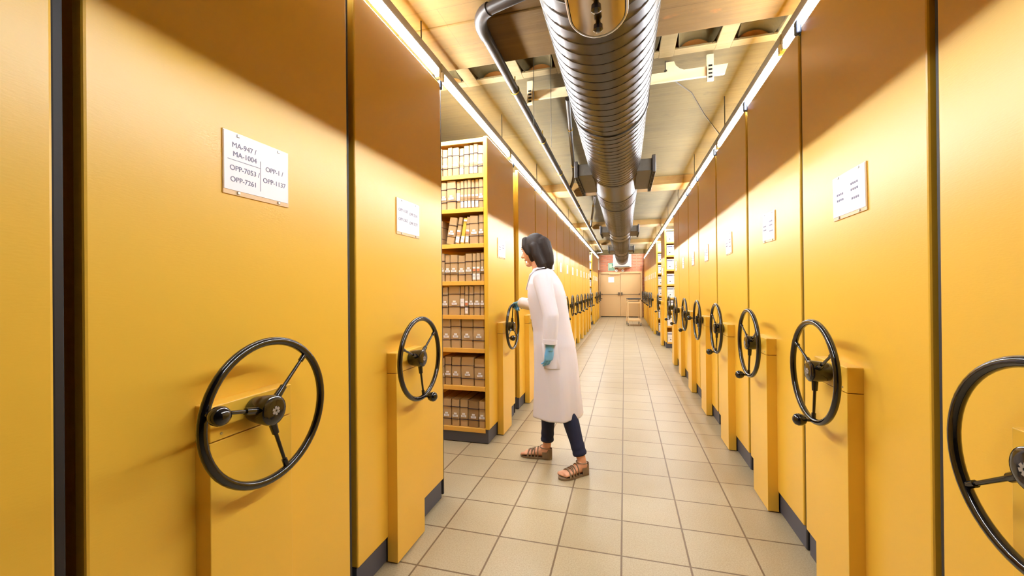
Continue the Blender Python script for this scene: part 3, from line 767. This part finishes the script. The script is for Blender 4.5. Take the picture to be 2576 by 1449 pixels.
# falling hair at the back, slightly swept
def hs(pts, rad): hr.tube([Th @ Vector(p) for p in pts], rad, 12, round_ends=True)
hs([(-.06, 0, .03), (-.080, 0, -.05), (-.085, 0, -.11), (-.080, 0, -.150)], [.070, .060, .050, .028])
for s_ in (-1, 1):
    hs([(-.03, s_*.062, .02), (-.045, s_*.072, -.05), (-.065, s_*.062, -.12), (-.075, s_*.045, -.16)], [.036, .034, .034, .018])
    hs([(.045, s_*.045, .085), (.045, s_*.072, .035), (.022, s_*.080, -.02)], [.026, .022, .014])
hr.build('hair', HAIR, person, rem=.006, smoothing=4)
# lab coat
ct_ = MB()
def fold(z, a):
    k = max(0, min(1, (.95-z)/.5))
    return 1+k*(.045*math.sin(5*a+1+z*2)+.03*math.sin(9*a-2*z))+.012*math.sin(4*a+9*z)
CO = [(.362, -.468, 2.895, .175, .225), (.40, -.468, 2.895, .172, .222), (.50, -.47, 2.895, .165, .215), (.62, -.474, 2.897, .158, .21), (.74, -.48, 2.90, .152, .205), (.86, -.49, 2.90, .146, .195), (.96, -.505, 2.905, .138, .178), (1.04, -.52, 2.907, .138, .175), (1.12, -.533, 2.91, .140, .180), (1.21, -.545, 2.913, .138, .188), (1.29, -.555, 2.915, .122, .188), (1.345, -.562, 2.915, .095, .165), (1.385, -.572, 2.916, .075, .105), (1.405, -.58, 2.917, .064, .072)]
loft(ct_, CO, 40, fold)
ct_.tube([(-.56, 2.96, 1.325), RS, RE.lerp(RS, .5), RE, RE.lerp(RW, .5), RW.lerp(RE, .12)], [.068, .066, .058, .055, .052, .047], 14, round_ends=False)
ct_.tube([(-.55, 2.86, 1.325), LS, LE.lerp(LS, .5), LE, LE.lerp(LW, .5), LW.lerp(LE, .12)], [.068, .066, .058, .055, .052, .047], 14, round_ends=False)
coat = ct_.build('lab_coat', COAT, person, rem=.0075, smoothing=3)
cl = MB()
for s_ in (-1, 1):
    P = [Vector((-.545, 2.916+s_*.075, 1.412)), Vector((-.60, 2.916+s_*.08, 1.405)), Vector((-.655, 2.916+s_*.05, 1.36)), Vector((-.695, 2.916+s_*.012, 1.25))]
    rs = []
    for p, w_ in zip(P, (.022, .028, .036, .006)):
        n_ = Vector((-1, s_*.25, .5)).normalized(); tdir = Vector((.1, s_*1, -.35)).normalized()
        rs.append([p-n_*.003, p+tdir*w_-n_*.003, p+tdir*w_+n_*.004, p+n_*.006])
    cl.rings(rs)
cl.build('collar', COAT, coat, smooth=True)
for z, x in ((1.18, -.684), (1.04, -.662), (.90, -.640), (.76, -.634), (.62, -.632)):
    MB().lathe([(0, .008), (-.004, .008), (-.005, .005)], (x, 2.915, z), 'x', 12).build('button', BUTTON, coat)
pk = MB(); prs = []
for z in (.715, .72, .80, .88, .885):
    row_o, row_i = [], []
    for k in range(9):
        a_ = -PI/2+(-.38+.76*k/8); q = (z-.74)/.12; A, B_ = .152-.006*q, .205-.010*q; fz = fold(z, a_)
        e = .006 if .716 < z < .884 and 0 < k < 8 else .0
        cx, cy = -.48-.010*q, 2.90
        row_o.append(Vector((cx+(A*fz+e)*math.cos(a_), cy+(B_*fz+e)*math.sin(a_), z))); row_i.append(Vector((cx+(A*fz-.008)*math.cos(a_), cy+(B_*fz-.008)*math.sin(a_), z)))
    prs.append(row_o+row_i[::-1])
pk.rings(prs).build('pocket', COAT, coat, smooth=True)
for (W, E) in ((RW, RE), (LW, LE)):
    d = (W-E).normalized(); c0 = W.lerp(E, .12)
    MB().tube([c0-d*.03, c0-d*.028, c0+d*.002, c0+d*.004], [.045, .050, .0495, .044], 18).build('cuff', COAT, coat, smooth=True)
# jeans
def jean(h, k, a, fold_top):
    d = (a-k)
    e = k+d*.89
    m = MB().tube([h, h.lerp(k, .5), k, k+d*.35, k+d*.66, k+d*.74, k+d*.79, k+d*.85, e], [.088, .074, .056, .055, .046, .049, .045, .050, .045], 18)
    return m
jn = jean(RH_, RK, RA, 0); lj = jean(LH_, LK, LA, 0)
jb2 = bpy.data.meshes.new('tmp'); lj.bm.to_mesh(jb2); jn.bm.from_mesh(jb2); lj.bm.free(); bpy.data.meshes.remove(jb2)
jn.ell((-.47, 2.90, .84), (.105, .16, .07))
jn.build('jeans', JEAN, person, rem=.0065, smoothing=2)
# sandals
for (o, ang, L) in FEET:
    T = Matrix.Translation(o) @ Matrix.Rotation(ang, 4, 'Z')
    N = 22; outl = []
    for k in range(N+1):
        t = k/N; w_ = .030+.014*math.sin(PI*min(1, max(0, (t-.3)/.75)))
        if t < .1: w_ *= math.sqrt(max(.02, 1-((.1-t)/.1)**2))
        if t > .85: w_ *= math.sqrt(max(.02, 1-((t-.85)/.15)**2))
        outl.append((t*L*1.03-.004, w_))
    ring = [(x, y) for x, y in outl]+[(x, -y) for x, y in outl[::-1]]
    sdl = MB().rings([[T @ Vector((x, y, z)) for x, y in ring] for z in (.0015, .014)]).build('sandal', BRONZE, person)
    def strap(t0, t1, r=.0042):
        pts = []
        for k in range(13):
            q = k/12; t = t0+(t1-t0)*q; hw, h = foot_prof(t); a = PI*q
            pts.append(T @ Vector((t*L, (hw+.004)*math.cos(a), .012+(h+.008)*max(0, math.sin(a)))))
        MB().tube(pts, r, 8).build('strap', BRONZE, sdl, smooth=True)
    for t0, t1 in ((.40, .46), (.50, .57), (.60, .66), (.70, .75), (.74, .66), (.62, .52)): strap(t0, t1)
    # heel cup
    rs = []
    for k in range(17):
        a = -PI/2-.35+(PI+.7)*k/16
        c = Vector((.045-.047*math.cos(a), .033*math.sin(a), 0))
        top = .078 if abs(a) < 1.2 else .055
        rs.append([T @ (c+Vector((0, 0, .012))), T @ (c*1.0+Vector((-.003*math.cos(a), .003*math.sin(a), .012))), T @ (c+Vector((-.003*math.cos(a), .003*math.sin(a), top))), T @ (c+Vector((0, 0, top)))])
    MB().rings(rs).build('heel_cup', BRONZE, sdl, smooth=True)
    T2 = T @ Matrix.Translation((.05, 0, .085))
    MB().tube([T2 @ Vector((.036*math.cos(2*PI*k/20), .036*math.sin(2*PI*k/20), .004*math.cos(2*PI*k/20))) for k in range(20)], .0035, 6, closed=True).build('ankle_strap', BRONZE, sdl, smooth=True)
# gloves
def glove(W, E, palm_dir, thumb_side, curl_axis, grip):
    """palm_dir: along the hand, curl_axis: direction fingers bend towards"""
    g = MB(); d = palm_dir.normalized(); n = (curl_axis-d*curl_axis.dot(d)).normalized(); s = d.cross(n)*thumb_side
    P = lambda a, b, c: W+d*a+s*b+n*c
    a0 = (E-W).normalized()
    g.tube([W+a0*.07, W+a0*.03, W, P(.02, 0, 0)], [.031, .030, .027, .028], 14)
    rs = []
    for (a, hw, th) in ((-.005, .024, .019), (.02, .032, .019), (.05, .040, .0165), (.078, .041, .0135), (.088, .037, .011)):
        rs.append([P(a, hw*math.cos(q), th*math.sin(q)) for q in [2*PI*k/18 for k in range(18)]])
    g.rings(rs)
    for k, (b, ln, r) in enumerate(((.030, .070, .0088), (.010, .078, .009), (-.010, .072, .0087), (-.029, .056, .0078))):
        pts = [P(.076, b*.95, 0)]; ang = 0; a, c = .076, 0.0
        for j, f in enumerate((.46, .30, .24)):
            ang += grip[j]+.06*k
            a += ln*f*math.cos(ang); c += ln*f*math.sin(ang); pts.append(P(a, b*(1.02 if j == 0 else 1.0), c))
        g.tube(pts, [r*1.12, r*1.04, r*.95, r*.82], 10, round_ends=True)
    th = [P(.012, .026, .006), P(.036, .050, .016), P(.060, .056, .028), P(.078, .050, .036)]
    g.tube(th, [.0135, .0115, .0105, .009], 10, round_ends=True)
    return g.build('glove', GLOVE, person, rem=.0032, smoothing=2)
rimp = Vector((-.955, 3.466+.192*math.cos(R_(62)), .925+.192*math.sin(R_(62))))
RWd = RW
glove(RW, RE, (rimp+Vector((.015, -.02, .028))-RW), -1, Vector((-.35, .25, -1)), (.75, .95, .6))
glove(LW, LE, Vector((-.06, .02, -1)), 1, Vector((-.75, .6, 0)), (.25, .3, .2))
